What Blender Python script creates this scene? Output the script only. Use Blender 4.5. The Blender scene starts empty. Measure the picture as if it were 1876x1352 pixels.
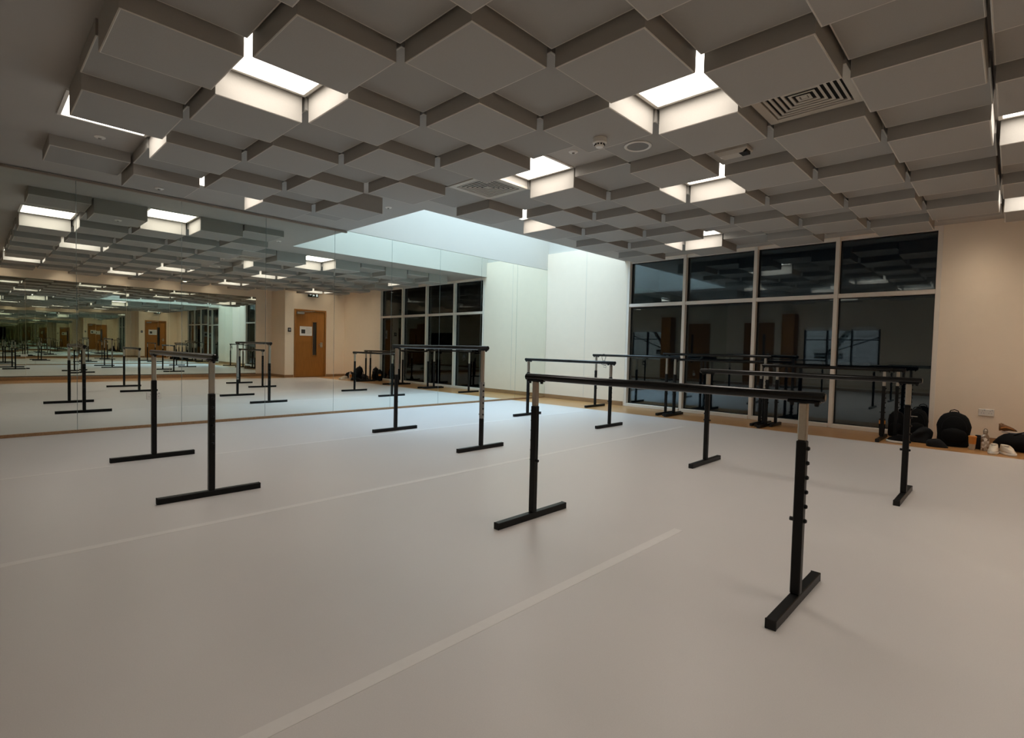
import bpy, bmesh, math, random
from mathutils import Vector, Matrix, noise
random.seed(7)
C = bpy.context.scene.collection
PI = math.pi
# ------------------------------------------------------------------ camera, world, exposure
CAMZ = 1.0572
cam_d = bpy.data.cameras.new('camera'); cam = bpy.data.objects.new('camera', cam_d); C.objects.link(cam)
P_, Y_, R_ = -0.0370838721, 0.764622177, 0.0240382295
fwd = Vector((-math.sin(Y_)*math.cos(P_), math.cos(Y_)*math.cos(P_), math.sin(P_)))
rt0 = Vector((math.cos(Y_), math.sin(Y_), 0)); up0 = rt0.cross(fwd)
rt = rt0*math.cos(R_) + up0*math.sin(R_); up = up0*math.cos(R_) - rt0*math.sin(R_)
M = Matrix((rt, up, -fwd)).transposed().to_4x4(); M.translation = Vector((0, 0, CAMZ))
cam.matrix_world = M
cam_d.sensor_width = 36; cam_d.lens = 18.3677; cam_d.clip_start = 0.05; cam_d.clip_end = 300
bpy.context.scene.camera = cam
sc = bpy.context.scene
world = bpy.data.worlds.new('night'); sc.world = world; world.use_nodes = True
world.node_tree.nodes['Background'].inputs[0].default_value = (0.25, 0.35, 0.5, 1)
world.node_tree.nodes['Background'].inputs[1].default_value = 0.004
sc.view_settings.view_transform = 'Standard'; sc.view_settings.look = 'None'
sc.view_settings.gamma = 1; sc.view_settings.use_curve_mapping = False
sc.view_settings.exposure = 0.0
sc.cycles.max_bounces = 16; sc.cycles.diffuse_bounces = 5; sc.cycles.glossy_bounces = 14
sc.cycles.transmission_bounces = 8; sc.cycles.transparent_max_bounces = 16
sc.cycles.caustics_reflective = True; sc.cycles.sample_clamp_indirect = 6
PANEL_SIDE, PANEL_DOWN = 3.0, 12.0        # ceiling luminaire: radiance seen sideways / straight down
PANEL_COL = (1.0, 0.91, 0.81)
SPOT = 430.0                               # recessed downlights in the plaster margin, some added to brighten walls
SKY_SIDE, SKY_DOWN, SKY_COL = 4.4, 8.6, (0.56, 0.80, 1.0)  # diffuser at the top of the skylight well
# ------------------------------------------------------------------ materials
def nodes(name):
    m = bpy.data.materials.new(name); m.use_nodes = True
    nt = m.node_tree; return m, nt, nt.nodes['Principled BSDF']
def mat(name, col, rough=0.6, metal=0.0, var=0.0, scale=20.0, bump=0.0, bscale=80.0, spec=0.5, coat=0.0):
    m, nt, b = nodes(name)
    b.inputs['Base Color'].default_value = (*col, 1); b.inputs['Roughness'].default_value = rough
    b.inputs['Metallic'].default_value = metal; b.inputs['Specular IOR Level'].default_value = spec
    if coat: b.inputs['Coat Weight'].default_value = coat; b.inputs['Coat Roughness'].default_value = 0.15
    tc = nt.nodes.new('ShaderNodeTexCoord')
    if var:
        n = nt.nodes.new('ShaderNodeTexNoise'); n.inputs['Scale'].default_value = scale; n.inputs['Detail'].default_value = 6
        r = nt.nodes.new('ShaderNodeMapRange'); r.inputs[3].default_value = 1-var; r.inputs[4].default_value = 1+var
        mx = nt.nodes.new('ShaderNodeMix'); mx.data_type = 'RGBA'; mx.blend_type = 'MULTIPLY'; mx.inputs[0].default_value = 1
        mx.inputs[6].default_value = (*col, 1)
        nt.links.new(tc.outputs['Object'], n.inputs['Vector']); nt.links.new(n.outputs['Fac'], r.inputs[0])
        nt.links.new(r.outputs[0], mx.inputs[7]); nt.links.new(mx.outputs[2], b.inputs['Base Color'])
    if bump:
        n2 = nt.nodes.new('ShaderNodeTexNoise'); n2.inputs['Scale'].default_value = bscale; n2.inputs['Detail'].default_value = 4
        bp = nt.nodes.new('ShaderNodeBump'); bp.inputs['Strength'].default_value = bump; bp.inputs['Distance'].default_value = 0.002
        nt.links.new(tc.outputs['Object'], n2.inputs['Vector']); nt.links.new(n2.outputs['Fac'], bp.inputs['Height'])
        nt.links.new(bp.outputs[0], b.inputs['Normal'])
    return m
def wood(name, c1, c2, axis=0, rough=0.35, sc_=3.0):
    m, nt, b = nodes(name)
    tc = nt.nodes.new('ShaderNodeTexCoord'); mp = nt.nodes.new('ShaderNodeMapping')
    s = [14*sc_]*3; s[axis] = 0.7*sc_; mp.inputs['Scale'].default_value = s
    n = nt.nodes.new('ShaderNodeTexNoise'); n.inputs['Scale'].default_value = 1.6; n.inputs['Detail'].default_value = 8
    r = nt.nodes.new('ShaderNodeValToRGB'); r.color_ramp.elements[0].position = .3; r.color_ramp.elements[1].position = .7
    r.color_ramp.elements[0].color = (*c1, 1); r.color_ramp.elements[1].color = (*c2, 1)
    nt.links.new(tc.outputs['Object'], mp.inputs[0]); nt.links.new(mp.outputs[0], n.inputs['Vector'])
    nt.links.new(n.outputs['Fac'], r.inputs[0]); nt.links.new(r.outputs[0], b.inputs['Base Color'])
    b.inputs['Roughness'].default_value = rough
    return m
def emit(name, col, s):
    m = bpy.data.materials.new(name); m.use_nodes = True; nt = m.node_tree; nt.nodes.clear()
    o = nt.nodes.new('ShaderNodeOutputMaterial'); e = nt.nodes.new('ShaderNodeEmission')
    e.inputs[0].default_value = (*col, 1); e.inputs[1].default_value = s; nt.links.new(e.outputs[0], o.inputs[0]); return m
def luminaire(name, col, side, down, pw):
    # micro-prismatic LED diffuser: brightest along its own normal, dimmer sideways
    m = emit(name, col, 1); nt = m.node_tree
    e = [n for n in nt.nodes if n.type == 'EMISSION'][0]
    g = nt.nodes.new('ShaderNodeNewGeometry'); d = nt.nodes.new('ShaderNodeVectorMath'); d.operation = 'DOT_PRODUCT'
    a = nt.nodes.new('ShaderNodeMath'); a.operation = 'ABSOLUTE'
    p = nt.nodes.new('ShaderNodeMath'); p.operation = 'POWER'; p.inputs[1].default_value = pw
    mu = nt.nodes.new('ShaderNodeMath'); mu.operation = 'MULTIPLY_ADD'; mu.inputs[1].default_value = down; mu.inputs[2].default_value = side
    nt.links.new(g.outputs['Normal'], d.inputs[0]); nt.links.new(g.outputs['Incoming'], d.inputs[1])
    nt.links.new(d.outputs['Value'], a.inputs[0]); nt.links.new(a.outputs[0], p.inputs[0]); nt.links.new(p.outputs[0], mu.inputs[0])
    nt.links.new(mu.outputs[0], e.inputs[1]); return m
def pane(name, ior, tint):
    m = bpy.data.materials.new(name); m.use_nodes = True; nt = m.node_tree; nt.nodes.clear()
    o = nt.nodes.new('ShaderNodeOutputMaterial'); t = nt.nodes.new('ShaderNodeBsdfTransparent'); g = nt.nodes.new('ShaderNodeBsdfGlossy')
    t.inputs[0].default_value = (*tint, 1); g.inputs['Roughness'].default_value = 0.0; g.inputs[0].default_value = (0.86, 0.97, 1, 1)
    f = nt.nodes.new('ShaderNodeFresnel'); f.inputs[0].default_value = ior
    mx = nt.nodes.new('ShaderNodeMixShader'); nt.links.new(f.outputs[0], mx.inputs[0])
    nt.links.new(t.outputs[0], mx.inputs[1]); nt.links.new(g.outputs[0], mx.inputs[2]); nt.links.new(mx.outputs[0], o.inputs[0]); return m
def floor_mat():
    m, nt, b = nodes('dance_vinyl')
    b.inputs['Roughness'].default_value = 0.36; b.inputs['Specular IOR Level'].default_value = 0.6
    tc = nt.nodes.new('ShaderNodeTexCoord')
    n = nt.nodes.new('ShaderNodeTexNoise'); n.inputs['Scale'].default_value = 1.1; n.inputs['Detail'].default_value = 7
    n3 = nt.nodes.new('ShaderNodeTexNoise'); n3.inputs['Scale'].default_value = 260; n3.inputs['Detail'].default_value = 2
    r = nt.nodes.new('ShaderNodeMapRange'); r.inputs[3].default_value = .94; r.inputs[4].default_value = 1.05
    r3 = nt.nodes.new('ShaderNodeMapRange'); r3.inputs[3].default_value = .93; r3.inputs[4].default_value = 1.07
    mu = nt.nodes.new('ShaderNodeMath'); mu.operation = 'MULTIPLY'
    mx = nt.nodes.new('ShaderNodeMix'); mx.data_type = 'RGBA'; mx.blend_type = 'MULTIPLY'; mx.inputs[0].default_value = 1
    mx.inputs[6].default_value = (0.60, 0.565, 0.545, 1)
    nt.links.new(tc.outputs['Object'], n.inputs['Vector']); nt.links.new(tc.outputs['Object'], n3.inputs['Vector'])
    nt.links.new(n.outputs['Fac'], r.inputs[0]); nt.links.new(n3.outputs['Fac'], r3.inputs[0])
    nt.links.new(r.outputs[0], mu.inputs[0]); nt.links.new(r3.outputs[0], mu.inputs[1])
    nt.links.new(mu.outputs[0], mx.inputs[7]); nt.links.new(mx.outputs[2], b.inputs['Base Color'])
    r4 = nt.nodes.new('ShaderNodeMapRange'); r4.inputs[3].default_value = .32; r4.inputs[4].default_value = .44
    nt.links.new(n.outputs['Fac'], r4.inputs[0]); nt.links.new(r4.outputs[0], b.inputs['Roughness'])
    return m
def patterned():
    m, nt, b = nodes('marbled_enamel')
    tc = nt.nodes.new('ShaderNodeTexCoord'); v = nt.nodes.new('ShaderNodeTexVoronoi'); v.inputs['Scale'].default_value = 38
    r = nt.nodes.new('ShaderNodeValToRGB'); r.color_ramp.interpolation = 'CONSTANT'
    r.color_ramp.elements[0].color = (.75, .7, .64, 1); r.color_ramp.elements[1].position = .62; r.color_ramp.elements[1].color = (.22, .15, .1, 1)
    e = r.color_ramp.elements.new(.4); e.color = (.5, .42, .34, 1)
    nt.links.new(tc.outputs['Object'], v.inputs['Vector']); nt.links.new(v.outputs['Color'], r.inputs[0]); nt.links.new(r.outputs[0], b.inputs['Base Color'])
    b.inputs['Roughness'].default_value = .3; return m
M_FLOOR = floor_mat()
M_WOODF = wood('oak_floor', (.36, .17, .055), (.52, .29, .12), 0, .28)
M_SKIRT = wood('oak_skirting', (.25, .14, .065), (.36, .21, .10), 0, .4)
M_DOOR = wood('oak_door', (.25, .095, .012), (.34, .135, .022), 2, .42)
M_DOORF = wood('oak_door_frame', (.22, .085, .012), (.30, .12, .022), 2, .45)
M_PAINT = mat('cream_paint', (.84, .71, .565), .75, var=.03, scale=6, bump=.15, bscale=160)
M_WELL = mat('well_paint_dimmed', (.54, .50, .44), .8, var=.015, scale=4)  # wall paint toned darker to hold down the well's brightness
M_CEIL = mat('ceiling_plaster', (.40, .375, .345), .85, var=.03, scale=5)
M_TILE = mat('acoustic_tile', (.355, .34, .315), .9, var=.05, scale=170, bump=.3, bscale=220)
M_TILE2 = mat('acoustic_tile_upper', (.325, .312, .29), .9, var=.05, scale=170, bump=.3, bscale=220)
M_EDGE = mat('tile_edge_trim', (.56, .53, .48), .6)
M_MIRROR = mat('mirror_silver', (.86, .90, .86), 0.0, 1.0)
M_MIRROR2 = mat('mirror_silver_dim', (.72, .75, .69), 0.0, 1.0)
M_JOINT = mat('mirror_edge', (.35, .42, .42), .2, .6)
M_BLACK = mat('black_steel', (.006, .006, .006), .4, 0, spec=.2)
M_RAIL = mat('black_lacquer', (.004, .004, .004), .2, 0, spec=.35)
M_STEEL = mat('brushed_steel', (.42, .38, .32), .38, .85, var=.08, scale=60)
M_STEELD = mat('grey_steel_and_glint', (.30, .29, .27), .45, .6, var=.1, scale=50)
M_ALU = mat('window_frame_paint', (.78, .70, .61), .5)
M_GLASS = pane('window_glass', 1.66, (.85, .88, .9)); M_GLASS2 = pane('window_glass_outer', 1.55, (.8, .84, .86))
M_WHITE = mat('white_plastic', (.72, .69, .64), .45)
M_DARK = mat('dark_void', (.01, .01, .01), .9)
M_LIGHT = luminaire('led_diffuser', PANEL_COL, PANEL_SIDE, PANEL_DOWN, 1.2); M_SPOT = luminaire('downlight_lens', (1, .84, .66), 10, SPOT, 5.0); M_SKY = luminaire('skylight_diffuser', SKY_COL, SKY_SIDE, SKY_DOWN, 3.0)
M_TAPE = mat('floor_tape', (.70, .67, .645), .5, var=.04, scale=30)
M_FAB = mat('black_fabric', (.006, .006, .0065), .9, bump=.4, bscale=300, spec=.15)
M_FAB2 = mat('charcoal_fabric', (.016, .017, .019), .9, bump=.5, bscale=200, spec=.15)
M_SHOE = mat('cream_leather', (.62, .53, .42), .5); M_SOLE = mat('white_rubber', (.8, .78, .74), .5)
M_ORANGE = mat('orange_plastic', (.55, .20, .03), .4); M_CLEAR = mat('frosted_cup', (.45, .37, .28), .25)
M_BROWN = mat('brown_leather', (.16, .07, .02), .6, bump=.4, bscale=60); M_MARB = patterned()
M_PAPER = mat('paper', (.72, .70, .68), .8); M_INK = mat('ink', (.03, .03, .03), .7); M_GREY = mat('grey_ink', (.3, .3, .32), .8)
M_LOUV = mat('vent_enamel', (.50, .46, .40), .5)
# ------------------------------------------------------------------ helpers
def obj(name, bm, m=None, parent=None, smooth=False, loc=None):
    me = bpy.data.meshes.new(name); bmesh.ops.recalc_face_normals(bm, faces=bm.faces); bm.to_mesh(me); bm.free()
    if smooth:
        for p in me.polygons: p.use_smooth = True
    if m: me.materials.append(m)
    o = bpy.data.objects.new(name, me); C.objects.link(o)
    if parent: o.parent = parent
    if loc: o.location = loc
    return o
def sharp(o, ang=35):
    for p in o.data.polygons: p.use_smooth = True
    o.data.set_sharp_from_angle(angle=math.radians(ang)); return o
def tag(o, label=None, cat=None, group=None, kind=None):
    if label: o['label'] = label
    if cat: o['category'] = cat
    if group: o['group'] = group
    if kind: o['kind'] = kind
    return o
def thing(name, label, cat, loc=(0, 0, 0), rz=0, group=None):
    o = bpy.data.objects.new(name, None); C.objects.link(o); o.location = loc; o.rotation_euler = (0, 0, rz)
    o.empty_display_size = .1
    return tag(o, label, cat, group)
def box(bm, x0, x1, y0, y1, z0, z1, bev=0.0):
    r = bmesh.ops.create_cube(bm, size=1); vs = r['verts']
    for v in vs: v.co = Vector((x0+(v.co.x+.5)*(x1-x0), y0+(v.co.y+.5)*(y1-y0), z0+(v.co.z+.5)*(z1-z0)))
    if bev:
        es = list({e for v in vs for e in v.link_edges}); bmesh.ops.bevel(bm, geom=es, offset=bev, segments=1, affect='EDGES')
def bx(*a, bev=0.0):
    bm = bmesh.new(); box(bm, *a, bev=bev); return bm
def lathe(prof, seg=24, axis='z', off=(0, 0, 0), bm=None):
    bm = bm or bmesh.new(); rings = []
    def tr(x, y, z):
        v = {'z': (x, y, z), 'x': (z, x, y), 'y': (x, z, y)}[axis]
        return Vector(v)+Vector(off)
    for r, z in prof:
        if r < 1e-6: rings.append([bm.verts.new(tr(0, 0, z))])
        else: rings.append([bm.verts.new(tr(r*math.cos(2*PI*k/seg), r*math.sin(2*PI*k/seg), z)) for k in range(seg)])
    for a, b in zip(rings, rings[1:]):
        for k in range(seg):
            l = (k+1) % seg
            q = [a[k % len(a)], a[l % len(a)], b[l % len(b)], b[k % len(b)]]
            u = []
            for v in q:
                if v not in u: u.append(v)
            if len(u) >= 3: bm.faces.new(u)
    for rg, first in ((rings[0], 1), (rings[-1], 0)):
        if len(rg) > 2: bm.faces.new(rg)
    return bm
def tube(pts, r, seg=8, bm=None, closed=False):
    bm = bm or bmesh.new(); pts = [Vector(p) for p in pts]; n = len(pts); rings = []
    ref = Vector((0.13, 0.2, 1)).normalized()
    for i, p in enumerate(pts):
        a = pts[(i-1) % n] if (closed or i > 0) else p; b = pts[(i+1) % n] if (closed or i < n-1) else p
        t = (b-a).normalized(); u = t.cross(ref)
        if u.length < .05: u = t.cross(Vector((1, 0, 0)))
        u.normalize(); w = t.cross(u)
        rings.append([bm.verts.new(p+(u*math.cos(2*PI*k/seg)+w*math.sin(2*PI*k/seg))*r) for k in range(seg)])
    m_ = n if closed else n-1
    for i in range(m_):
        a, b = rings[i], rings[(i+1) % n]
        for k in range(seg): bm.faces.new([a[k], a[(k+1) % seg], b[(k+1) % seg], b[k]])
    if not closed: bm.faces.new(rings[0]); bm.faces.new(rings[-1])
    return bm
def loft(rings, bm=None):
    bm = bm or bmesh.new(); R = [[bm.verts.new(p) for p in r] for r in rings]; n = len(R[0])
    for a, b in zip(R, R[1:]):
        for k in range(n): bm.faces.new([a[k], a[(k+1) % n], b[(k+1) % n], b[k]])
    bm.faces.new(R[0]); bm.faces.new(R[-1]); return bm
def sring(cx, cy, z, ax, ay, e=2.6, n=28, jit=0.0, seed=0.0):
    out = []
    for k in range(n):
        t = 2*PI*k/n; c, s = math.cos(t), math.sin(t)
        x = ax*math.copysign(abs(c)**(2/e), c); y = ay*math.copysign(abs(s)**(2/e), s)
        if jit:
            d = 1+jit*noise.noise(Vector((x*9+seed, y*9, z*11))); x *= d; y *= d
        out.append(Vector((cx+x, cy+y, z)))
    return out
def struct(name, bm, m, parent=None):
    o = obj(name, bm, m, parent)
    if not parent: o['kind'] = 'structure'
    return o
# ------------------------------------------------------------------ room shell
XL, XR, XD = -7.6, 2.55, 1.5          # mirror wall, right mirror wall, wall of the door recess
YB, YN, YW = -1.05, 6.97, 9.0         # back wall, step of the recess, window wall
ZC = 2.8472                            # flat plaster ceiling
OX, OY, G = -2.56193, 1.70374, .6
SX, SY = -5.605, 4.12                  # skylight opening edges
VX, VY = 1.3, 7.9                      # vinyl edges
struct('floor', bx(XL, VX, YB, VY, -.08, 0), M_FLOOR)
bmw = bmesh.new(); box(bmw, XL, XD, VY, YW, -.08, -.002); box(bmw, VX, XR, YB, YN, -.08, -.002); box(bmw, VX, XD, YN, VY, -.08, -.002)
struct('floor', bmw, M_WOODF)
bm = bmesh.new()
box(bm, XL, SX, YB, SY, ZC, ZC+.12); box(bm, SX, XD, YB, YW, ZC, ZC+.12); box(bm, XD, XR, YB, YN, ZC, ZC+.12)
ceil = struct('ceiling', bm, M_CEIL)
# skylight well
ZS = 4.9
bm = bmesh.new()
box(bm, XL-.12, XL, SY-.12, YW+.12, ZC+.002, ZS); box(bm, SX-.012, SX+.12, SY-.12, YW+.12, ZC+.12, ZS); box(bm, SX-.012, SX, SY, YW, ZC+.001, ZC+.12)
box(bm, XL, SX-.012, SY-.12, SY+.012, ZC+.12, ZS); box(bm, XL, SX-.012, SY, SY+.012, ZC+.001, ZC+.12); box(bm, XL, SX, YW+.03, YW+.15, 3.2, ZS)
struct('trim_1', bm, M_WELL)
t = thing('skylight', 'pale blue glowing rooflight at the top of the white ceiling well', 'skylight', ((XL+SX)/2, (SY+YW)/2, ZS))
a, b_ = (SX-XL)/2, (YW-SY)/2
obj('diffuser', bx(-a, a, -b_, b_, 0, .02), M_SKY, t)
fb = bmesh.new()
for s in (-1, 1):
    box(fb, s*a-.03, s*a+.03, -b_, b_, -.05, 0); box(fb, -a, a, s*b_-.03, s*b_+.03, -.05, 0)
obj('frame', fb, M_WHITE, t)
# walls
wl = struct('wall_left', bx(XL-.14, XL-.012, YB-.1, YW+.1, -.08, ZC), M_PAINT)
wj = [.85+1.025*k for k in range(-2, 8)]
ys = [YB] + [y for y in wj if y > YB+.1] + [YW]
for a_, b2 in zip(ys, ys[1:]):
    obj('mirror_panel', bx(XL-.012, XL, a_+.0025, b2-.0025, .034, ZC-.004), M_MIRROR, wl)
tr = bmesh.new()
for y in ys[1:-1]: box(tr, XL-.012, XL-.004, y-.0025, y+.0025, .034, ZC-.004)
obj('mirror_joint', tr, M_JOINT, wl)
struct('baseboard_left', bx(XL, XL+.014, YB, YW, 0, .034, bev=.002), M_SKIRT)
struct('trim_2', bx(XL, XL+.02, YB, SY, ZC-.034, ZC-.012, bev=.002), mat('trim_tan', (.3, .25, .2), .5))
# window wall
WL, WR = -5.55, -.745
bm = bmesh.new()
box(bm, WR, XD+.1, YW, YW+.15, -.08, ZC+.1); box(bm, SX+.12, WR, YW, YW+.15, ZC+.0, ZC+.12)
struct('wall_front', bm, M_PAINT)
struct('wall_front', bx(XL, WL, YW, YW+.15, -.08, 3.2), M_PAINT)
struct('trim_3', bx(-6.535, -6.53, YW-.003, YW, .09, 3.2), mat('seam_white', (.6, .56, .5), .7))
bm = bmesh.new(); box(bm, XL, WL-.02, YW-.015, YW, -.002, .085, bev=.002); struct('baseboard_front', bm, M_SKIRT)
bm = bmesh.new(); box(bm, WR+.05, XD, YW-.015, YW, -.002, .085, bev=.002); struct('baseboard_front', bm, M_SKIRT)
win = struct('window_1', bx(WL, WR, YW+.16, YW+.17, -.08, -.02), M_ALU)
mull = [WL+.005, -4.39, -3.16, -1.99, WR-.055]
for x in mull: obj('mullion', bx(x, x+.055, YW-.005, YW+.13, .0, ZC, bev=.003), M_ALU, win)
ZT = 1.975
for k in range(4):
    x0, x1 = mull[k]+.055, mull[k+1]
    obj('transom', bx(x0, x1, YW+.005, YW+.13, ZT-.03, ZT+.03, bev=.003), M_ALU, win)
    obj('sill', bx(x0, x1, YW-.03, YW+.13, -.002, .055, bev=.004), M_ALU, win)
    obj('head_rail', bx(x0, x1, YW+.02, YW+.13, ZC-.05, ZC, bev=.003), M_ALU, win)
    for (z0, z1) in ((.055, ZT-.03), (ZT+.03, ZC-.05)):
        obj('glass_pane', bx(x0, x1, YW+.088, YW+.089, z0, z1), M_GLASS, win)
        gm = bx(-(x1-x0)/2, (x1-x0)/2, 0, .001, -(z1-z0)/2, (z1-z0)/2)
        go = obj('glass_pane', gm, M_GLASS2, win); go.location = ((x0+x1)/2, YW+.112, (z0+z1)/2); go.rotation_euler = (math.radians(.32), 0, math.radians(.12))
        gk = bmesh.new()
        for xx in (x0, x1-.012): box(gk, xx, xx+.012, YW+.075, YW+.125, z0, z1)
        for zz in (z0, z1-.012): box(gk, x0, x1, YW+.075, YW+.125, zz, zz+.012)
        obj('gasket', gk, M_DARK, win)
# right side: mirror wall, recess step, door wall
wr = struct('wall_right', bx(XR+.012, XR+.14, YB-.1, YN+.1, -.08, ZC+.1), M_PAINT)
yy = YB; k = 0
while yy < 6.4:
    y2 = min(yy+1.025, 6.47)
    if 6.47-y2 < .3: y2 = 6.47
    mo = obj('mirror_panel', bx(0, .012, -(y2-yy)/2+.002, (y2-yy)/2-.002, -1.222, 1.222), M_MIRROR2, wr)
    mo.location = (XR, (yy+y2)/2, 1.327); mo.rotation_euler = (0, math.radians(random.uniform(-.12, .12)), math.radians(random.uniform(-.25, .25)))
    yy = y2; k += 1
obj('mirror_gap', bx(XR-.006, XR+.004, YB, 6.47, .085, .103), M_DARK, wr)  # black strip stands in for the dark gap below the mirror
bm = bmesh.new(); box(bm, XR-.002, XR+.012, YB, YN, 2.55, ZC+.1); box(bm, XR-.002, XR+.012, 6.475, YN, -.08, 2.55); box(bm, XR-.002, XR+.012, YB, YN, -.08, .085)
obj('wall_lining', bm, M_PAINT, wr)
struct('baseboard_right', bx(XR-.016, XR-.002, YB, YN, -.002, .08, bev=.002), M_SKIRT)
struct('wall_right', bx(XD, XR+.14, YN, YN+.12, -.08, ZC+.1), M_PAINT)
struct('baseboard_right', bx(XD-.015, XR-.016, YN-.015, YN, -.002, .08, bev=.002), M_SKIRT)
D0, D1, DH = 7.26, 8.34, 2.2
bm = bmesh.new(); box(bm, XD, XD+.12, YN+.12, D0, -.08, ZC+.1); box(bm, XD, XD+.12, D1, YW, -.08, ZC+.1); box(bm, XD, XD+.12, D0, D1, DH, ZC+.1)
struct('wall_right', bm, M_PAINT)
bm = bmesh.new(); box(bm, XD-.015, XD, YN, D0-.02, -.002, .08); box(bm, XD-.015, XD, D1+.02, YW-.015, -.002, .08)
struct('baseboard_right', bm, M_SKIRT)
def make_door(name, x, y0, y1, h):           # door in a wall at x, facing -x
    bm = bmesh.new(); f = .055
    box(bm, x-.02, x+.1, y0, y0+f, 0, h, bev=.004); box(bm, x-.02, x+.1, y1-f, y1, 0, h, bev=.004); box(bm, x-.02, x+.1, y0+f, y1-f, h-f, h, bev=.004)
    d = obj(name, bm, M_DOORF); d['kind'] = 'structure'
    a, b, t_ = y0+f+.004, y1-f-.004, h-f-.004
    v0, v1, vz0, vz1 = b-.40, b-.27, .72, 1.80
    bm = bmesh.new(); box(bm, x+.005, x+.05, a, v0, .008, t_); box(bm, x+.005, x+.05, v1, b, .008, t_)
    box(bm, x+.005, x+.05, v0, v1, .008, vz0); box(bm, x+.005, x+.05, v0, v1, vz1, t_)
    obj('door_leaf', bm, M_DOOR, d)
    obj('vision_panel', bx(x+.02, x+.028, v0, v1, vz0, vz1), mat('dark_glass', (.02, .02, .02), .08), d)
    bm = bmesh.new(); box(bm, x-.012, x+.005, v0-.02, v0, vz0-.02, vz1+.02); box(bm, x-.012, x+.005, v1, v1+.02, vz0-.02, vz1+.02)
    box(bm, x-.012, x+.005, v0, v1, vz0-.02, vz0); box(bm, x-.012, x+.005, v0, v1, vz1, vz1+.02); obj('vision_bead', bm, M_DOORF, d)
    bm = bmesh.new(); box(bm, x-.004, x+.005, b-.14, b-.06, .98, 1.14, bev=.002); tube([(x-.0, b-.1, 1.07), (x-.05, b-.1, 1.07), (x-.05, b-.22, 1.07)], .009, bm=bm)
    obj('door_handle', bm, M_STEEL, d)
    bm = bmesh.new(); box(bm, x-.05, x+.004, a+.02, a+.26, t_-.1, t_-.03, bev=.004); tube([(x-.04, a+.14, t_-.02), (x-.16, a+.42, t_-.01), (x-.02, a+.62, t_+.02)], .008, 6, bm)
    obj('door_closer', bm, M_STEELD, d)
    return d
make_door('door_1', XD, D0, D1, DH)
# notice on the door
t = thing('door_notice', 'white printed notice taped to the wooden door beside its slot window', 'notice', (XD+.004, 7.66, 1.50))
obj('sheet', bx(-.002, 0, -.21, .21, -.15, .15), M_PAPER, t)
obj('printed_square', bx(-.004, -.002, -.16, -.03, -.08, .05), M_INK, t)
bm = bmesh.new()
for r_ in range(7): box(bm, -.0035, -.002, .0, .0+(.17 if r_ % 3 else .13), .10-r_*.03, .106-r_*.03)
obj('text_lines', bm, M_GREY, t)
t = thing('card_reader', 'small black card reader on the cream wall left of the door', 'card reader', (XD, 7.11, 1.52))
obj('housing', bx(-.025, 0, -.05, .05, -.065, .065, bev=.006), M_BLACK, t); obj('key_pad', bx(-.028, -.025, -.03, .03, -.03, .035), M_GREY, t)
# exit sign hung over the door
t = thing('exit_sign', 'black hanging exit sign with white arrow and running figure over the door', 'sign', (XD-.06, 7.86, 2.70))
obj('sign_box', bx(-.02, .02, -.17, .17, -.085, .085, bev=.004), mat('sign_dark', (.015, .03, .02), .4), t)
bm = bmesh.new()
def poly(bm, pts, x): bm.faces.new([bm.verts.new((x, a, b)) for a, b in pts])
X0 = -.0215
poly(bm, [(-.14, 0), (-.10, .04), (-.10, .015), (-.06, .015), (-.06, -.015), (-.10, -.015), (-.10, -.04)], X0)
poly(bm, [(.09, -.06), (.14, -.06), (.14, .06), (.09, .06)], X0)
poly(bm, [(.0, .035), (.03, .035), (.03, .06), (.0, .06)], X0)
poly(bm, [(-.02, -.01), (.02, -.015), (.035, .03), (.0, .032)], X0)
poly(bm, [(-.03, -.06), (-.012, -.06), (.012, -.012), (-.015, -.01)], X0)
poly(bm, [(.01, -.035), (.045, -.05), (.05, -.038), (.02, -.012), (.0, -.012)], X0)
poly(bm, [(.02, .02), (.05, .0), (.055, .01), (.03, .032)], X0); poly(bm, [(-.04, .0), (-.03, -.005), (.0, .025), (-.005, .032)], X0)
obj('pictogram', bm, emit('sign_white', (.9, 1, .95), .8), t)
for q in (-.1, .1): obj('hanger', tube([(0, q, .085), (0, q, ZC-2.70)], .005, 6), M_STEEL, t)
# back wall with door, tall cupboard and interior window, all seen as reflections in the night glass
bm = bmesh.new(); H0, H1 = .80, 1.95
box(bm, XL-.1, -5.05, YB-.12, YB, -.08, ZC+.1); box(bm, -2.95, XR+.1, YB-.12, YB, -.08, ZC+.1); box(bm, -5.05, -2.95, YB-.12, YB, -.08, H0); box(bm, -5.05, -2.95, YB-.12, YB, H1, ZC+.1)
struct('wall_back', bm, M_PAINT)
bm = bmesh.new()
for a_, b2 in ((XL+.02, -7.0), (-5.95, XR-.02)): box(bm, a_, b2, YB, YB+.015, -.002 if a_ > 2 else 0, .08)
struct('baseboard_back', bm, M_SKIRT)
bm = bmesh.new(); box(bm, -6.98, -6.92, YB, YB+.03, 0, 2.2); box(bm, -6.03, -5.97, YB, YB+.03, 0, 2.2); box(bm, -6.92, -6.03, YB, YB+.03, 2.14, 2.2)
d2 = struct('door_2', bm, M_DOORF); obj('door_leaf', bx(-6.92, -6.03, YB, YB+.02, .008, 2.14), M_DOOR, d2)
bm = bmesh.new(); box(bm, -6.2, -6.12, YB+.02, YB+.026, .98, 1.14); tube([(-6.16, YB+.02, 1.07), (-6.16, YB+.07, 1.07), (-6.28, YB+.07, 1.07)], .009, 8, bm); obj('door_handle', bm, M_STEEL, d2)
obj('vision_panel', bx(-6.34, -6.26, YB+.02, YB+.024, .72, 1.8), mat('dark_glass2', (.02, .02, .02), .08), d2)
t = thing('tall_cupboard', 'tall narrow oak cupboard mirrored in the third window bay', 'cupboard', (-5.42, YB+.24, 0))
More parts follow.
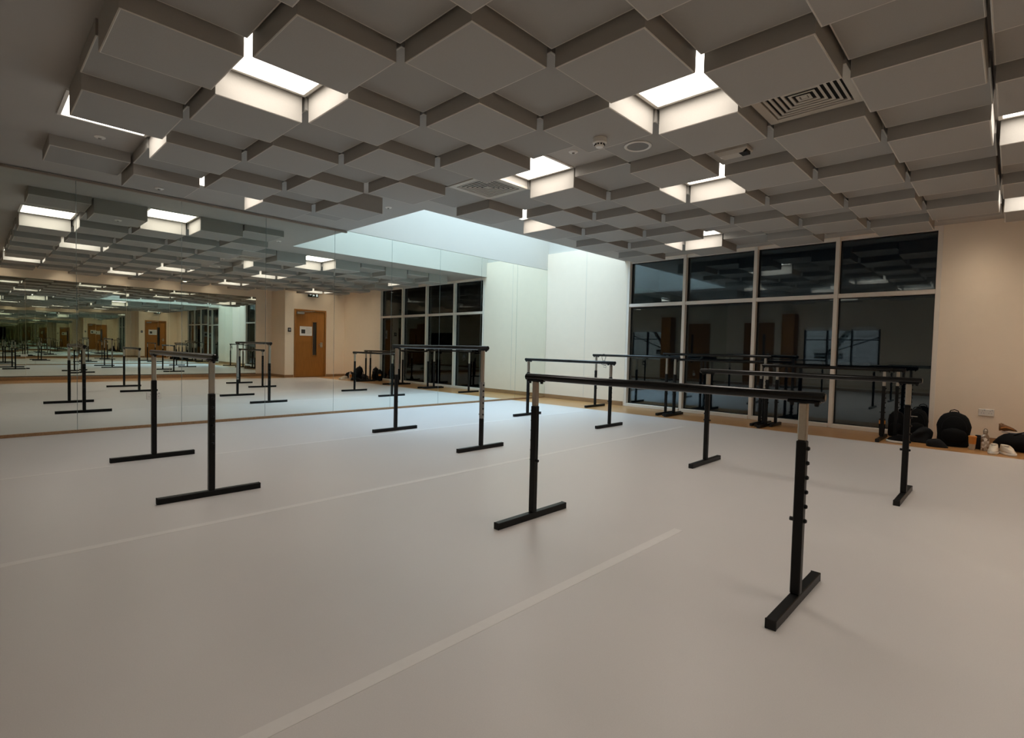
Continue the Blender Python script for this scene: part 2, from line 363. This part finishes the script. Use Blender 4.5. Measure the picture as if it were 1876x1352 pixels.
obj('body', bx(-.2, .2, -.2, .2, .06, 2.45, bev=.004), M_DOOR, t); obj('plinth', bx(-.19, .19, -.18, .18, 0, .06), M_DARK, t)
dd = obj('door', bx(-.195, .195, .2, .22, .07, 2.44, bev=.003), M_DOOR, t); obj('handle', bx(.14, .155, .22, .245, 1.0, 1.16), M_STEEL, dd)
w2 = struct('window_2', bx(-5.05, -2.95, YB-.1, YB+.01, H0-.04, H0), M_ALU)
for x in (-5.05, -4.4, -3.72, -3.0): obj('mullion', bx(x, x+.05, YB-.1, YB, H0, H1), M_BLACK, w2)
obj('rail', bx(-5.0, -3.0, YB-.09, YB-.03, 1.60, 1.635), M_BLACK, w2); obj('head', bx(-5.05, -2.95, YB-.1, YB, H1-.04, H1), M_ALU, w2)
for a_, b2 in ((-5.0, -4.4), (-4.35, -3.72), (-3.67, -3.0)): obj('glass_pane', bx(a_, b2, YB-.062, YB-.06, H0, H1-.04), M_GLASS, w2)
t = thing('lit_hall', 'self-glowing wall standing in for the lit hall behind the interior window mirrored in the night glass', 'hall', (-4, YB-1.6, 0))
obj('glow_wall', bx(-1.6, 1.6, -.05, 0, 0, 2.6), emit('hall_glow', (.75, .72, .68), .55), t)  # wall glows itself, standing in for light inside the hall
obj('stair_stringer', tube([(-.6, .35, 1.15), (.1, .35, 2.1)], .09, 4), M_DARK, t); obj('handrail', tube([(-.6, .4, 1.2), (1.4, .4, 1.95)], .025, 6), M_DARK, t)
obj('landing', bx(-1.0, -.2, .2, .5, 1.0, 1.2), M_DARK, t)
# ------------------------------------------------------------------ ceiling tiles, lights, vents
def tile_mesh(name, w, drop, m):
    bm = bmesh.new(); h = w/2
    r0 = [Vector((sx*h, sy*h, 0)) for sx, sy in ((-1, -1), (1, -1), (1, 1), (-1, 1))]
    r1 = [Vector((sx*h, sy*h, -drop+.004)) for sx, sy in ((-1, -1), (1, -1), (1, 1), (-1, 1))]
    r2 = [Vector((sx*(h-.005), sy*(h-.005), -drop)) for sx, sy in ((-1, -1), (1, -1), (1, 1), (-1, 1))]
    r3 = [Vector((sx*(h-.009), sy*(h-.009), -drop+.0015)) for sx, sy in ((-1, -1), (1, -1), (1, 1), (-1, 1))]
    loft([r0, r1, r2, r3], bm); bmesh.ops.recalc_face_normals(bm, faces=bm.faces)
    me = bpy.data.meshes.new(name); bm.to_mesh(me); bm.free(); me.materials.append(m); me.materials.append(M_EDGE)
    for p in me.polygons:
        if abs(p.normal.z) > .1 and p.area < .01: p.material_index = 1
    return me
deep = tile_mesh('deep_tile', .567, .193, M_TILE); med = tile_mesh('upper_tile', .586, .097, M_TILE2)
LIGHTS = {(-5, -2): 'lit square ceiling recess nearest the mirror wall top, beside the grid corner',
          (-2, -1): 'large lit square recess at upper left, above the nearest left barre',
          (1, 2): 'large lit square recess at upper right, beside the smoke detector and speaker',
          (-2, 3): 'lit square recess between the louvred vent and the flush detector',
          (0, 5): 'lit square recess right of the round speaker, toward the windows',
          (-2, 9): 'lit square recess just in front of the tall windows',
          (-4, 5): 'mostly hidden lit recess beside the skylight opening',
          (-7, 0): 'mostly hidden lit recess at the top edge of the mirror wall',
          (4, 5): 'upper lit recess at the right edge of the photo',
          (4, 9): 'lower lit recess at the right edge of the photo, near the wall',
          (3, -2): 'lit recess seen only mirrored at the far left edge',
          (4, 1): 'lit recess seen only in the mirror, above the mirrored right wall'}
VENTS = {(-3, 3), (2, 3)}
FLAT = {(-6, -2), (-1, 3), (-1, 9), (-5, 2)}
for i in range(-7, 7):
    for j in range(-2, 11):
        if i <= -5 and j >= 3: continue
        x, y = OX+(i+.5)*G, OY+(j+.5)*G
        if y+.3 > YN-.1 and x+.3 > XD: continue
        if (i, j) in LIGHTS or (i, j) in VENTS or (i, j) in FLAT: continue
        ev = (i+j) % 2 == 0
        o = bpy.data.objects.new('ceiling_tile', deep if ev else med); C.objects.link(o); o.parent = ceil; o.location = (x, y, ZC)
fb = bmesh.new()
for s in (-1, 1):
    box(fb, s*.285-.012, s*.285+.012, -.297, .297, -.012, 0); box(fb, -.273, .273, s*.285-.012, s*.285+.012, -.012, 0)
fr0 = obj('frame', fb, M_WHITE); df0 = obj('diffuser', bx(-.273, .273, -.273, .273, -.008, 0), M_LIGHT)
first = True
for (i, j), lab in LIGHTS.items():
    t = thing('ceiling_light', lab, 'ceiling light', (OX+(i+.5)*G, OY+(j+.5)*G, ZC), group='square LED panels in the ceiling grid')
    for src in (fr0, df0):
        c = src if first else src.copy()
        if not first: C.objects.link(c)
        c.parent = t
    first = False
for (i, j), lab in (((-3, 3), 'square louvred air vent near the skylight corner'), ((2, 3), 'square louvred air vent in a deep recess at upper right')):
    t = thing('air_vent', lab, 'air vent', (OX+(i+.5)*G, OY+(j+.5)*G, ZC-.097), group='louvred ceiling vents')
    obj('housing', bx(-.292, .292, -.292, .292, .03, .097), M_TILE, t); obj('duct_shade', bx(-.236, .236, -.236, .236, .024, .03), M_DARK, t)  # black plate stands in for the unlit duct interior
    sk = bmesh.new()
    for s in (-1, 1): box(sk, s*.264-.028, s*.264+.028, -.292, .292, .018, .03); box(sk, -.236, .236, s*.264-.028, s*.264+.028, .018, .03)
    obj('collar', sk, M_TILE, t)
    bm = bmesh.new()
    for s in (-1, 1):
        box(bm, s*.265-.03, s*.265+.03, -.295, .295, -.004, .02, bev=.002); box(bm, -.235, .235, s*.265-.03, s*.265+.03, -.004, .02, bev=.002)
    obj('rim', bm, M_LOUV, t)
    for q in range(6):
        a = .222-.036*q; b2 = a-.014
        bm = bmesh.new(); R = []
        for rr, zz in ((a, -.002), (a-.016, -.002), (a-.018, .004), (a-.004, .004)): R.append([Vector((sx*rr, sy*rr, zz)) for sx, sy in ((-1, -1), (1, -1), (1, 1), (-1, 1))])
        V = [[bm.verts.new(p) for p in r] for r in R]
        for A_, B_ in zip(V, V[1:]+V[:1]):
            for k in range(4): bm.faces.new([A_[k], A_[(k+1) % 4], B_[(k+1) % 4], B_[k]])
        obj('louvre', bm, M_LOUV, t)
    obj('centre_plate', bx(-.018, .018, -.018, .018, .0, .01), M_LOUV, t)
# detectors, speaker, sensor
t = thing('smoke_detector', 'drum-shaped smoke detector hanging below a tile beside the upper right light', 'smoke detector', (OX+.42*G, OY+2.66*G, ZC-.193))
sharp(obj('base', lathe([(0, 0), (.052, 0), (.052, -.035), (.046, -.04), (0, -.04)], 28), M_WHITE, t))
sharp(obj('chamber', lathe([(0, -.04), (.034, -.04), (.034, -.056), (.026, -.066), (0, -.068)], 28), M_WHITE, t))
bm = bmesh.new()
for k in range(10):
    a = 2*PI*k/10; box(bm, .0345*math.cos(a)-.004, .0345*math.cos(a)+.004, .0345*math.sin(a)-.004, .0345*math.sin(a)+.004, -.054, -.043)
obj('grille', bm, M_DARK, t)
for (x, y, z, lab) in ((OX-.62*G, OY+3.47*G, ZC, 'flush disc detector on the flat square beside the lit recess'),
                       (OX-5.58*G, OY-1.46*G, ZC, 'flush disc detector on the flat square at far upper left'),
                       (OX-6.6*G, OY-.5*G, ZC-.193, 'flush disc detector on a tile above the mirror top'),
                       (OX-5.54*G, OY+3.44*G, ZC, 'flush disc detector on the flat margin beside the skylight'),
                       (OX+3.4*G, OY+10.4*G, ZC-.097, 'flush disc detector near the right wall top')):
    t = thing('flush_detector', lab, 'detector', (x, y, z), group='flush disc detectors')
    sharp(obj('disc', lathe([(0, 0), (.042, 0), (.042, -.004), (.034, -.010), (0, -.012)], 24), M_WHITE, t)); sharp(obj('lens', lathe([(0, -.012), (.014, -.012), (.010, -.02), (0, -.022)], 12), M_STEELD, t))
SPOTS = [(2.3, 1.71, ZC, 'second'), (2.3, 2.85, ZC, 'third'), (2.3, 3.99, ZC, 'fourth'), (2.3, 5.13, ZC, 'fifth'), (2.3, .57, ZC, 'first')]
SP = [(x, y, z, 'round lit downlight, %s along the margin above the right mirror wall' % n) for x, y, z, n in SPOTS] + [
    (.72, 4.0, ZC-.193, 'round lit downlight set in a ceiling tile'),
    (-.35, 8.5, ZC, 'added round downlight brightening the wall behind the last tiles, above the black backpack'), (.75, 8.5, ZC, 'added round downlight brightening the wall behind the last tiles, beyond the socket'),  # downlights from here on are added to brighten the dark walls
    (1.25, 7.35, ZC, 'added round downlight above the card reader, brightening the door wall'), (1.25, 8.35, ZC, 'added round downlight above the door hinge side, brightening the door wall')]
for x, y, z, lab in SP:
    t = thing('downlight', lab, 'downlight', (x, y, z), group='recessed round downlights')
    sharp(obj('rim', lathe([(.05, 0), (.068, 0), (.068, -.004), (.06, -.008), (.052, -.004), (.05, 0)], 28), M_WHITE, t)); obj('lens', lathe([(0, -.003), (.051, -.003), (.051, -.001), (0, -.001)], 28), M_SPOT, t)
t = thing('ceiling_speaker', 'round flush loudspeaker with pale rim in the ceiling', 'speaker', (OX+.44*G, OY+3.53*G, ZC-.097))
sharp(obj('rim', lathe([(.085, 0), (.11, 0), (.11, -.006), (.1, -.012), (.088, -.008), (.085, 0)], 36), M_WHITE, t)); obj('grille', lathe([(0, 0), (.087, 0), (.087, -.006), (0, -.008)], 36), mat('speaker_mesh', (.2, .19, .18), .7, var=.3, scale=900), t)
t = thing('motion_sensor', 'angular beige sensor box under the tile beside the small lit recess', 'sensor', (OX+1.36*G, OY+4.5*G, ZC-.097))
bm = bmesh.new(); loft([[Vector((sx*a, sy*b2, z)) for sx, sy in ((-1, -1), (1, -1), (1, 1), (-1, 1))] for a, b2, z in ((.13, .07, 0), (.13, .07, -.02), (.09, .05, -.05))], bm)
obj('housing', bm, M_LOUV, t); obj('slot', bx(.06, .12, -.045, .045, -.052, -.02), M_DARK, t); obj('indicator', bx(-.1, -.09, -.03, .01, -.05, -.04), M_WHITE, t)
# ------------------------------------------------------------------ floor tape
for (xa, ya, xb, yb, lab) in ((-1.43, .15, -1.41, 2.95, 'nearest white floor tape, between the front barre and the left barres'),
                              (-3.33, -.6, -3.43, 7.2, 'long white floor tape passing right of the nearest left barre'),
                              (-5.365, -.6, -5.42, .84, 'short white floor tape ending at the far foot of the left barre'),
                              (-5.43, 1.6, -5.5, 7.6, 'faint white floor tape running alongside the mirror')):
    w = .027 if xa > -5 else .02
    bm = bmesh.new(); vs = [bm.verts.new(p) for p in ((xa-w, ya, .0), (xa+w, ya, .0), (xb+w, yb, .0), (xb-w, yb, .0))]
    f = bm.faces.new(vs); r = bmesh.ops.extrude_face_region(bm, geom=[f])
    for v in r['geom']:
        if isinstance(v, bmesh.types.BMVert): v.co.z += .0008
    tag(obj('floor_tape', bm, M_TAPE), lab, 'tape', 'white tape lines on the vinyl')
# ------------------------------------------------------------------ barres
def upright(parent, x, y, h, joint, side, glint_sleeve=None, plugs=6):
    s = .0195; base = .04
    top = joint if glint_sleeve is None else glint_sleeve
    up_ = obj('upright', bx(x-s, x+s, y-s, y+s, base, top, bev=.004), M_BLACK, parent)
    if glint_sleeve is not None:
        obj('glint_sleeve', bx(x-s, x+s, y-s, y+s, glint_sleeve, joint, bev=.003), M_STEELD, parent)  # grey length puts the post's reflected highlight into its colour
    it = obj('inner_tube', bx(x-.0165, x+.0165, y-.0165, y+.0165, joint, h, bev=.004), M_STEEL, parent)
    for k in range(plugs):
        pm = lathe([(.0, 0), (.0095, 0), (.0095, .006), (.006, .011), (0, .011)], 10, 'x')
        for v in pm.verts: v.co.x *= side
        obj('height_plug', pm, M_BLACK, up_, loc=(x+side*s, y, joint-.032-.062*k))
    zc = joint-.032-.062*5
    kb = tube([(x-side*s, y, zc), (x-side*(s+.016), y, zc)], .009, 10); obj('lock_knob', kb, M_BLACK, up_)
    return up_
def barre(label, xl, xr, y, zc, jl, jr, over=.08, foot=.635, fy=0, yl=0, yr=0, glint_r=None, name='ballet_barre', R_=.0215, m_rail=None):
    xm_ = (xl+xr)/2
    t = thing(name, label, 'ballet barre', (xm_, y, 0), 0, 'portable ballet barres')
    a, b2 = xl-xm_, xr-xm_
    L0, L1 = a-over, b2+over
    prof = [(0, L0), (R_*.7, L0), (R_, L0+.006), (R_, L1-.006), (R_*.7, L1), (0, L1)]
    sharp(obj('rail', lathe(prof, 20, 'x', (0, 0, zc)), m_rail or M_RAIL, t))
    for k, (x, jt, side, sl) in enumerate(((a, jl, -1, None), (b2, jr, 1, glint_r))):
        zt = zc-R_-.006
        upright(t, x, 0, zt, jt, side, sl)
        br = obj('bracket', bx(x-.062, x+.062, -.02, .02, zt, zc-R_+.004, bev=.002), M_BLACK, t)
        for q in (-1, 1): obj('bolt', lathe([(0, zt-.012), (.008, zt-.012), (.010, zt-.004), (.010, zt), (0, zt)], 10, 'z', (x+q*.048, 0, 0)), M_BLACK, br)
        fo = obj('foot', bx(x-.02, x+.02, fy-foot/2, fy+foot/2, 0, .04, bev=.003), M_BLACK, t)
        for q in (-1, 1): obj('end_cap', bx(x-.021, x+.021, fy+q*(foot/2)-.003, fy+q*(foot/2)+.003, 0, .041, bev=.002), M_DARK, fo)
    return t
barre('nearest black ballet barre, with six height plugs down its right post, standing nearest', -2.146, -.634, 2.455, .889, .709, .701)
barre('black ballet barre at left foreground, beside the mirror', -5.56, -3.955, 1.155, .957, .705, .707)
barre('tallest black ballet barre in mid floor, just left of centre by the mirror', -5.60, -4.01, 3.735, 1.066, .709, .71, glint_r=.328)
barre('black ballet barre in front of the white wall, below the skylight', -5.645, -4.085, 6.27, .905, .70, .70, over=.075)
barre('black ballet barre in front of the windows, its right foot near the bags', -2.112, -.565, 4.935, .897, .765, .709)
cb = barre('black ballet barre pushed to the white wall, an elastic cord hanging on it', -5.77, -4.15, 8.34, .99, .70, .70, foot=.62)
barre('tallest of the barres parked along the windows, crossing the second bay', -4.335, -2.72, 8.40, 1.045, .70, .44, foot=.62)
barre('lower of the two barres parked across the second window bay', -4.225, -2.80, 8.48, .955, .70, .70, foot=.62, fy=-.05)
barre('barre parked in front of the third window bay, nearer the room', -2.64, -1.205, 8.26, .915, .70, .70, foot=.62)
barre('barre parked in front of the third window bay, close to the glass', -2.57, -1.09, 8.48, .915, .70, .70, foot=.44)
# cord on the barre at the white wall
bm = bmesh.new()
def ringpts(c, rx, rz, n=18, tw=.02, ph=0): return [(c[0]+rx*math.cos(2*PI*k/n+ph), c[1]+tw*math.sin(4*PI*k/n), c[2]+rz*math.sin(2*PI*k/n+ph)) for k in range(n)]
t = thing('elastic_cord', 'looped black elastic cord hooked over the barre at the white wall', 'cord', (-5.60, 8.34, .99))
obj('loop', tube(ringpts((0, 0, -.075), .03, .10, tw=.03), .004, 6, closed=True), M_BLACK, t)
obj('loop', tube(ringpts((.015, .0, -.16), .055, .03, tw=.02, ph=.4), .0045, 6, closed=True), M_BLACK, t)
obj('clip', bx(-.02, .035, -.008, .008, -.13, -.10, bev=.003), M_DARK, t)
obj('strap', tube([(.0, .02, -.17), (.05, .02, -.20), (.06, .0, -.23), (.0, -.01, -.215)], .004, 6), M_BLACK, t)
# sockets
def socket(label, loc, axis):
    t = thing('wall_socket', label, 'socket', loc, 0)
    W, H_ = .075, .044
    if axis == 'x':
        obj('plate', bx(0, .01, -W, W, -H_, H_, bev=.003), M_WHITE, t); bm = bmesh.new()
        for q in (-1, 1):
            for a, b2 in ((0, .018), (-.012, -.008), (.012, -.008)): box(bm, .01, .0115, q*.036+a-.003, q*.036+a+.003, b2-.005, b2+.005)
            box(bm, .01, .014, q*.036+.018-.006, q*.036+.018+.006, .024, .036)
    else:
        obj('plate', bx(-W, W, -.01, 0, -H_, H_, bev=.003), M_WHITE, t); bm = bmesh.new()
        for q in (-1, 1):
            for a, b2 in ((0, .018), (-.012, -.008), (.012, -.008)): box(bm, q*.036+a-.003, q*.036+a+.003, -.0115, -.01, b2-.005, b2+.005)
            box(bm, q*.036+.018-.006, q*.036+.018+.006, -.014, -.01, .024, .036)
    obj('socket_hole', bm, M_GREY, t)
socket('double white socket set in the mirror behind the left barre', (XL, 1.575, .385), 'x')
socket('double white socket on the cream wall above the shoes', (-.225, YW, .40), 'y')
# ------------------------------------------------------------------ bags and belongings on the wood border
def backpack(name, label, loc, rz, w, d, h, m=M_FAB, lean=.0, handle=True, e=2.8, jit=.06, cat='backpack'):
    t = thing(name, label, cat, loc, rz)
    rings = []; n = 12
    for k in range(n+1):
        u = k/n; zz = h*u
        s = (1-.06*(1-u)) if u < .55 else math.sqrt(max(0.0, 1-((u-.55)/.455)**2.3))
        s = max(s, .12)
        if u < .08: s *= .9+1.25*u
        rings.append(sring(0, lean*u*u, zz, w/2*s, d/2*(s*.85+.1), e, 26, jit, loc[0]*7))
    bm = loft(rings); sharp(obj('body', bm, m, t, True), 60)
    rings = []
    for k in range(8):
        u = k/7; s = math.sqrt(max(.04, 1-abs(2*u-1)**3)); rings.append(sring(0, -d/2*.88, .05+h*.42*u, w/2*.72*s, d*.20*s, 2.8, 20, jit, 3))
    sharp(obj('front_pocket', loft(rings), m, t, True), 60)
    if handle:
        obj('handle', tube([(-.045, lean, h-.012), (-.035, lean, h+.012), (0, lean, h+.026), (.035, lean, h+.012), (.045, lean, h-.012)], .006, 6), m, t)
        obj('zip', tube([(w*.36*math.cos(a), -d*.43+lean*.3, h*.52+h*.36*math.sin(a)) for a in [PI*k/10 for k in range(11)]], .003, 5), M_FAB2, t)
        for s in (-1, 1): obj('strap', tube([(s*w*.28, d*.40, h*.85), (s*w*.40, d*.52, h*.55), (s*w*.44, d*.46, h*.2), (s*w*.42, d*.3, .03)], .011, 6), m, t)
    return t
backpack('backpack', 'large domed black backpack leaning on the cream wall right of the windows', (-.50, 8.42, 0), .1, .33, .20, .42, lean=.04)
backpack('backpack', 'black rucksack in front of the window edge, small metal badge on it', (-.90, 8.78, 0), .05, .24, .16, .40, lean=.01, e=3.6)
t = thing('bag_badge', 'small silver badge strip on the rucksack by the window edge', 'badge', (-.92, 8.69, .30))
obj('plate', bx(-.035, .035, -.012, 0, -.005, .005, bev=.002), M_STEEL, t)
backpack('tote_bag', 'plain black tote bag between the barre post and the rucksack', (-1.12, 8.79, 0), 0, .19, .13, .35, e=3.8, cat='bag', handle=False)
def heap(name, label, loc, w, d, h, m, seed, cat):
    rings = []; n = 9
    for k in range(n+1):
        u = k/n; s = math.sqrt(max(.02, 1-u**2.2)); rings.append(sring(.02*math.sin(u*4+seed), .02*math.cos(u*3), h*u, w/2*s, d/2*s, 2.1, 30, .45, seed))
    o = obj(name, loft(rings), m, None, True); o.location = loc; tag(o, label, cat); return o
heap('jacket', 'crumpled charcoal jacket heaped between the two backpacks', (-.80, 8.46, 0), .24, .24, .20, M_FAB2, 3.3, 'jacket')
heap('scarf', 'small dark scarf on the floor in front of the large backpack', (-.64, 8.17, 0), .20, .14, .10, M_FAB2, 9.1, 'scarf')
def shoe(name, label, loc, rz, mu, ms, L=.24, W=.085, group=None, dark=False):
    t = thing(name, label, 'shoe', loc, rz, group)
    def outline(z, s, grow=0):
        pts = []
        for k in range(24):
            a = 2*PI*k/24; y = math.cos(a)*L/2*s; x = math.sin(a)*W/2*s
            x *= 1+.14*math.cos(a) if math.cos(a) > 0 else 1-.12*abs(math.cos(a)); pts.append(Vector((x, y, z)))
        return pts
    obj('sole', loft([outline(0, .98), outline(.008, 1.02), outline(.026, 1.02), outline(.03, .98)]), ms, t, True)
    rings = []
    for u in (0, .3, .6, .85, 1):
        z = .028+.05*u; r = []
        for p in outline(0, 1-.12*u):
            q = p.copy(); f = max(0, min(1, (p.y+L*.1)/(L*.6)))       # the toe falls lower than the heel
            q.z = .028+(.075-.052*f)*u; q.x *= 1-.28*u*(.5+.5*f); q.y -= .02*u*f; r.append(q)
        rings.append(r)
    obj('upper', loft(rings), mu, t, True)
    obj('collar', tube([(.024*math.cos(2*PI*k/16), -L*.20+.048*math.sin(2*PI*k/16), .098-.0*k) for k in range(16)], .007, 6, closed=True), mu, t)
    obj('insole', lathe([(0, .094), (.022, .094), (.022, .097), (0, .097)], 16, 'z', (0, -L*.2, 0)), M_DARK, t)
    lc = bmesh.new()
    for q in range(4): tube([(-.02, .005+q*.018-.02, .098-.012*q), (0, .005+q*.018-.018, .104-.013*q), (.02, .005+q*.018-.02, .098-.012*q)], .0025, 5, lc)
    obj('laces', lc, M_SOLE if not dark else M_FAB2, t)
    return t
shoe('shoe', 'left cream trainer of the pair in front of the black holdall', (-.125, 8.15, 0), PI-.06, M_SHOE, M_SOLE, group='cream trainers', L=.24, W=.095)
shoe('shoe', 'right cream trainer of the pair, turned toward the black holdall', (-.008, 8.16, 0), PI+.55, M_SHOE, M_SOLE, group='cream trainers', L=.24, W=.095)
shoe('shoe', 'black trainer with thick white sole beside the parked barre foot', (-1.02, 8.12, 0), 1.25, M_FAB, M_SOLE, dark=True, L=.25, W=.10)
t = thing('travel_cup', 'dark travel cup with an orange band beside the black tote bag', 'cup', (-1.27, 8.70, 0))
sharp(obj('body', lathe([(0, 0), (.030, 0), (.036, .16), (0, .16)], 20), M_FAB, t)); sharp(obj('band', lathe([(.0365, .16), (.038, .165), (.038, .205), (.0365, .21), (0, .21)], 20), M_ORANGE, t)); sharp(obj('lid', lathe([(0, .21), (.037, .21), (.035, .235), (0, .238)], 20), M_BLACK, t))
t = thing('tumbler', 'frosted tumbler with orange upper half right of the large backpack', 'cup', (-.315, 8.26, 0))
sharp(obj('base', lathe([(0, 0), (.027, 0), (.033, .07), (0, .07)], 22), M_CLEAR, t)); sharp(obj('drink', lathe([(0, .07), (.0335, .07), (.038, .15), (0, .15)], 22), M_ORANGE, t)); sharp(obj('lid', lathe([(0, .15), (.041, .15), (.041, .158), (.034, .166), (0, .166)], 22), M_ORANGE, t))
t = thing('flask', 'plain black flask between the orange tumbler and the patterned bottle', 'bottle', (-.272, 8.40, 0))
sharp(obj('body', lathe([(0, 0), (.034, 0), (.034, .13), (.028, .14), (0, .14)], 20), M_BLACK, t)); sharp(obj('cap', lathe([(0, .14), (.026, .14), (.026, .165), (0, .167)], 18), M_DARK, t))
t = thing('water_bottle', 'white and brown marbled metal water bottle standing by the shoes', 'bottle', (-.205, 8.30, 0))
sharp(obj('body', lathe([(0, 0), (.036, 0), (.038, .006), (.038, .15), (.034, .175), (.018, .20), (.018, .207), (0, .207)], 28), M_MARB, t), 50); sharp(obj('cap', lathe([(0, .207), (.02, .207), (.022, .212), (.022, .238), (.017, .245), (0, .245)], 20), M_STEEL, t)); obj('carry_loop', tube([(.0+.014*math.cos(a), 0, .244+.014*math.sin(a)) for a in [PI*k/8 for k in range(9)]], .003, 6), M_BLACK, t)
# holdall at the right edge
t = thing('holdall', 'low wide black holdall at the right edge behind the cream shoes', 'bag', (.13, 8.55, 0), -.05)
rings = []
for k in range(13):
    u = k/12; x = -.27+.54*u; s = math.sqrt(max(.05, 1-abs(2*u-1)**5)); s2 = .70+.30*min(1, u*5.0)
    rings.append([Vector((x, .13*s*math.cos(a)*(1+.06*noise.noise(Vector((x*8, a, 0)))), .105*s2+.105*s*s2*math.sin(a)*(1+.08*noise.noise(Vector((x*6, a*2, 3)))))) for a in [2*PI*q/22 for q in range(22)]])
obj('body', loft(rings), M_FAB, t, True)
obj('zip', tube([(-.2+.04*k, -.01, .215+.004*math.sin(k*2)) for k in range(11)], .005, 6), M_GREY, t)
obj('strap', tube([(-.12, -.10, .12), (-.09, -.07, .20), (.0, -.02, .235), (.09, -.07, .20), (.12, -.10, .12)], .009, 6), M_FAB2, t)
t = thing('cloth_pouch', 'small crumpled brown leather pouch lying on the black holdall', 'pouch', (-.02, 8.56, .232), .1)
rings = []
for k in range(11):
    u = k/10; x = -.075+.16*u; hh = (.085*(1-u)**.7+.008)*(1 if u > .05 else .8); rings.append([Vector((x, .03*(1-.5*u)*math.cos(a)*(1+.3*noise.noise(Vector((x*25, a, 4)))), hh*.5+hh*.5*math.sin(a)*(1+.35*noise.noise(Vector((x*30, a*2, 1)))))) for a in [2*PI*q/16 for q in range(16)]])
obj('body', loft(rings), M_BROWN, t, True); obj('flap', bx(-.078, -.035, -.018, .018, .062, .082, bev=.006), M_BROWN, t)
obj('drawstring', tube([(-.06, -.028, .03), (-.02, -.034, .045), (.03, -.026, .03), (.06, -.02, .012)], .003, 5), M_ORANGE, t)
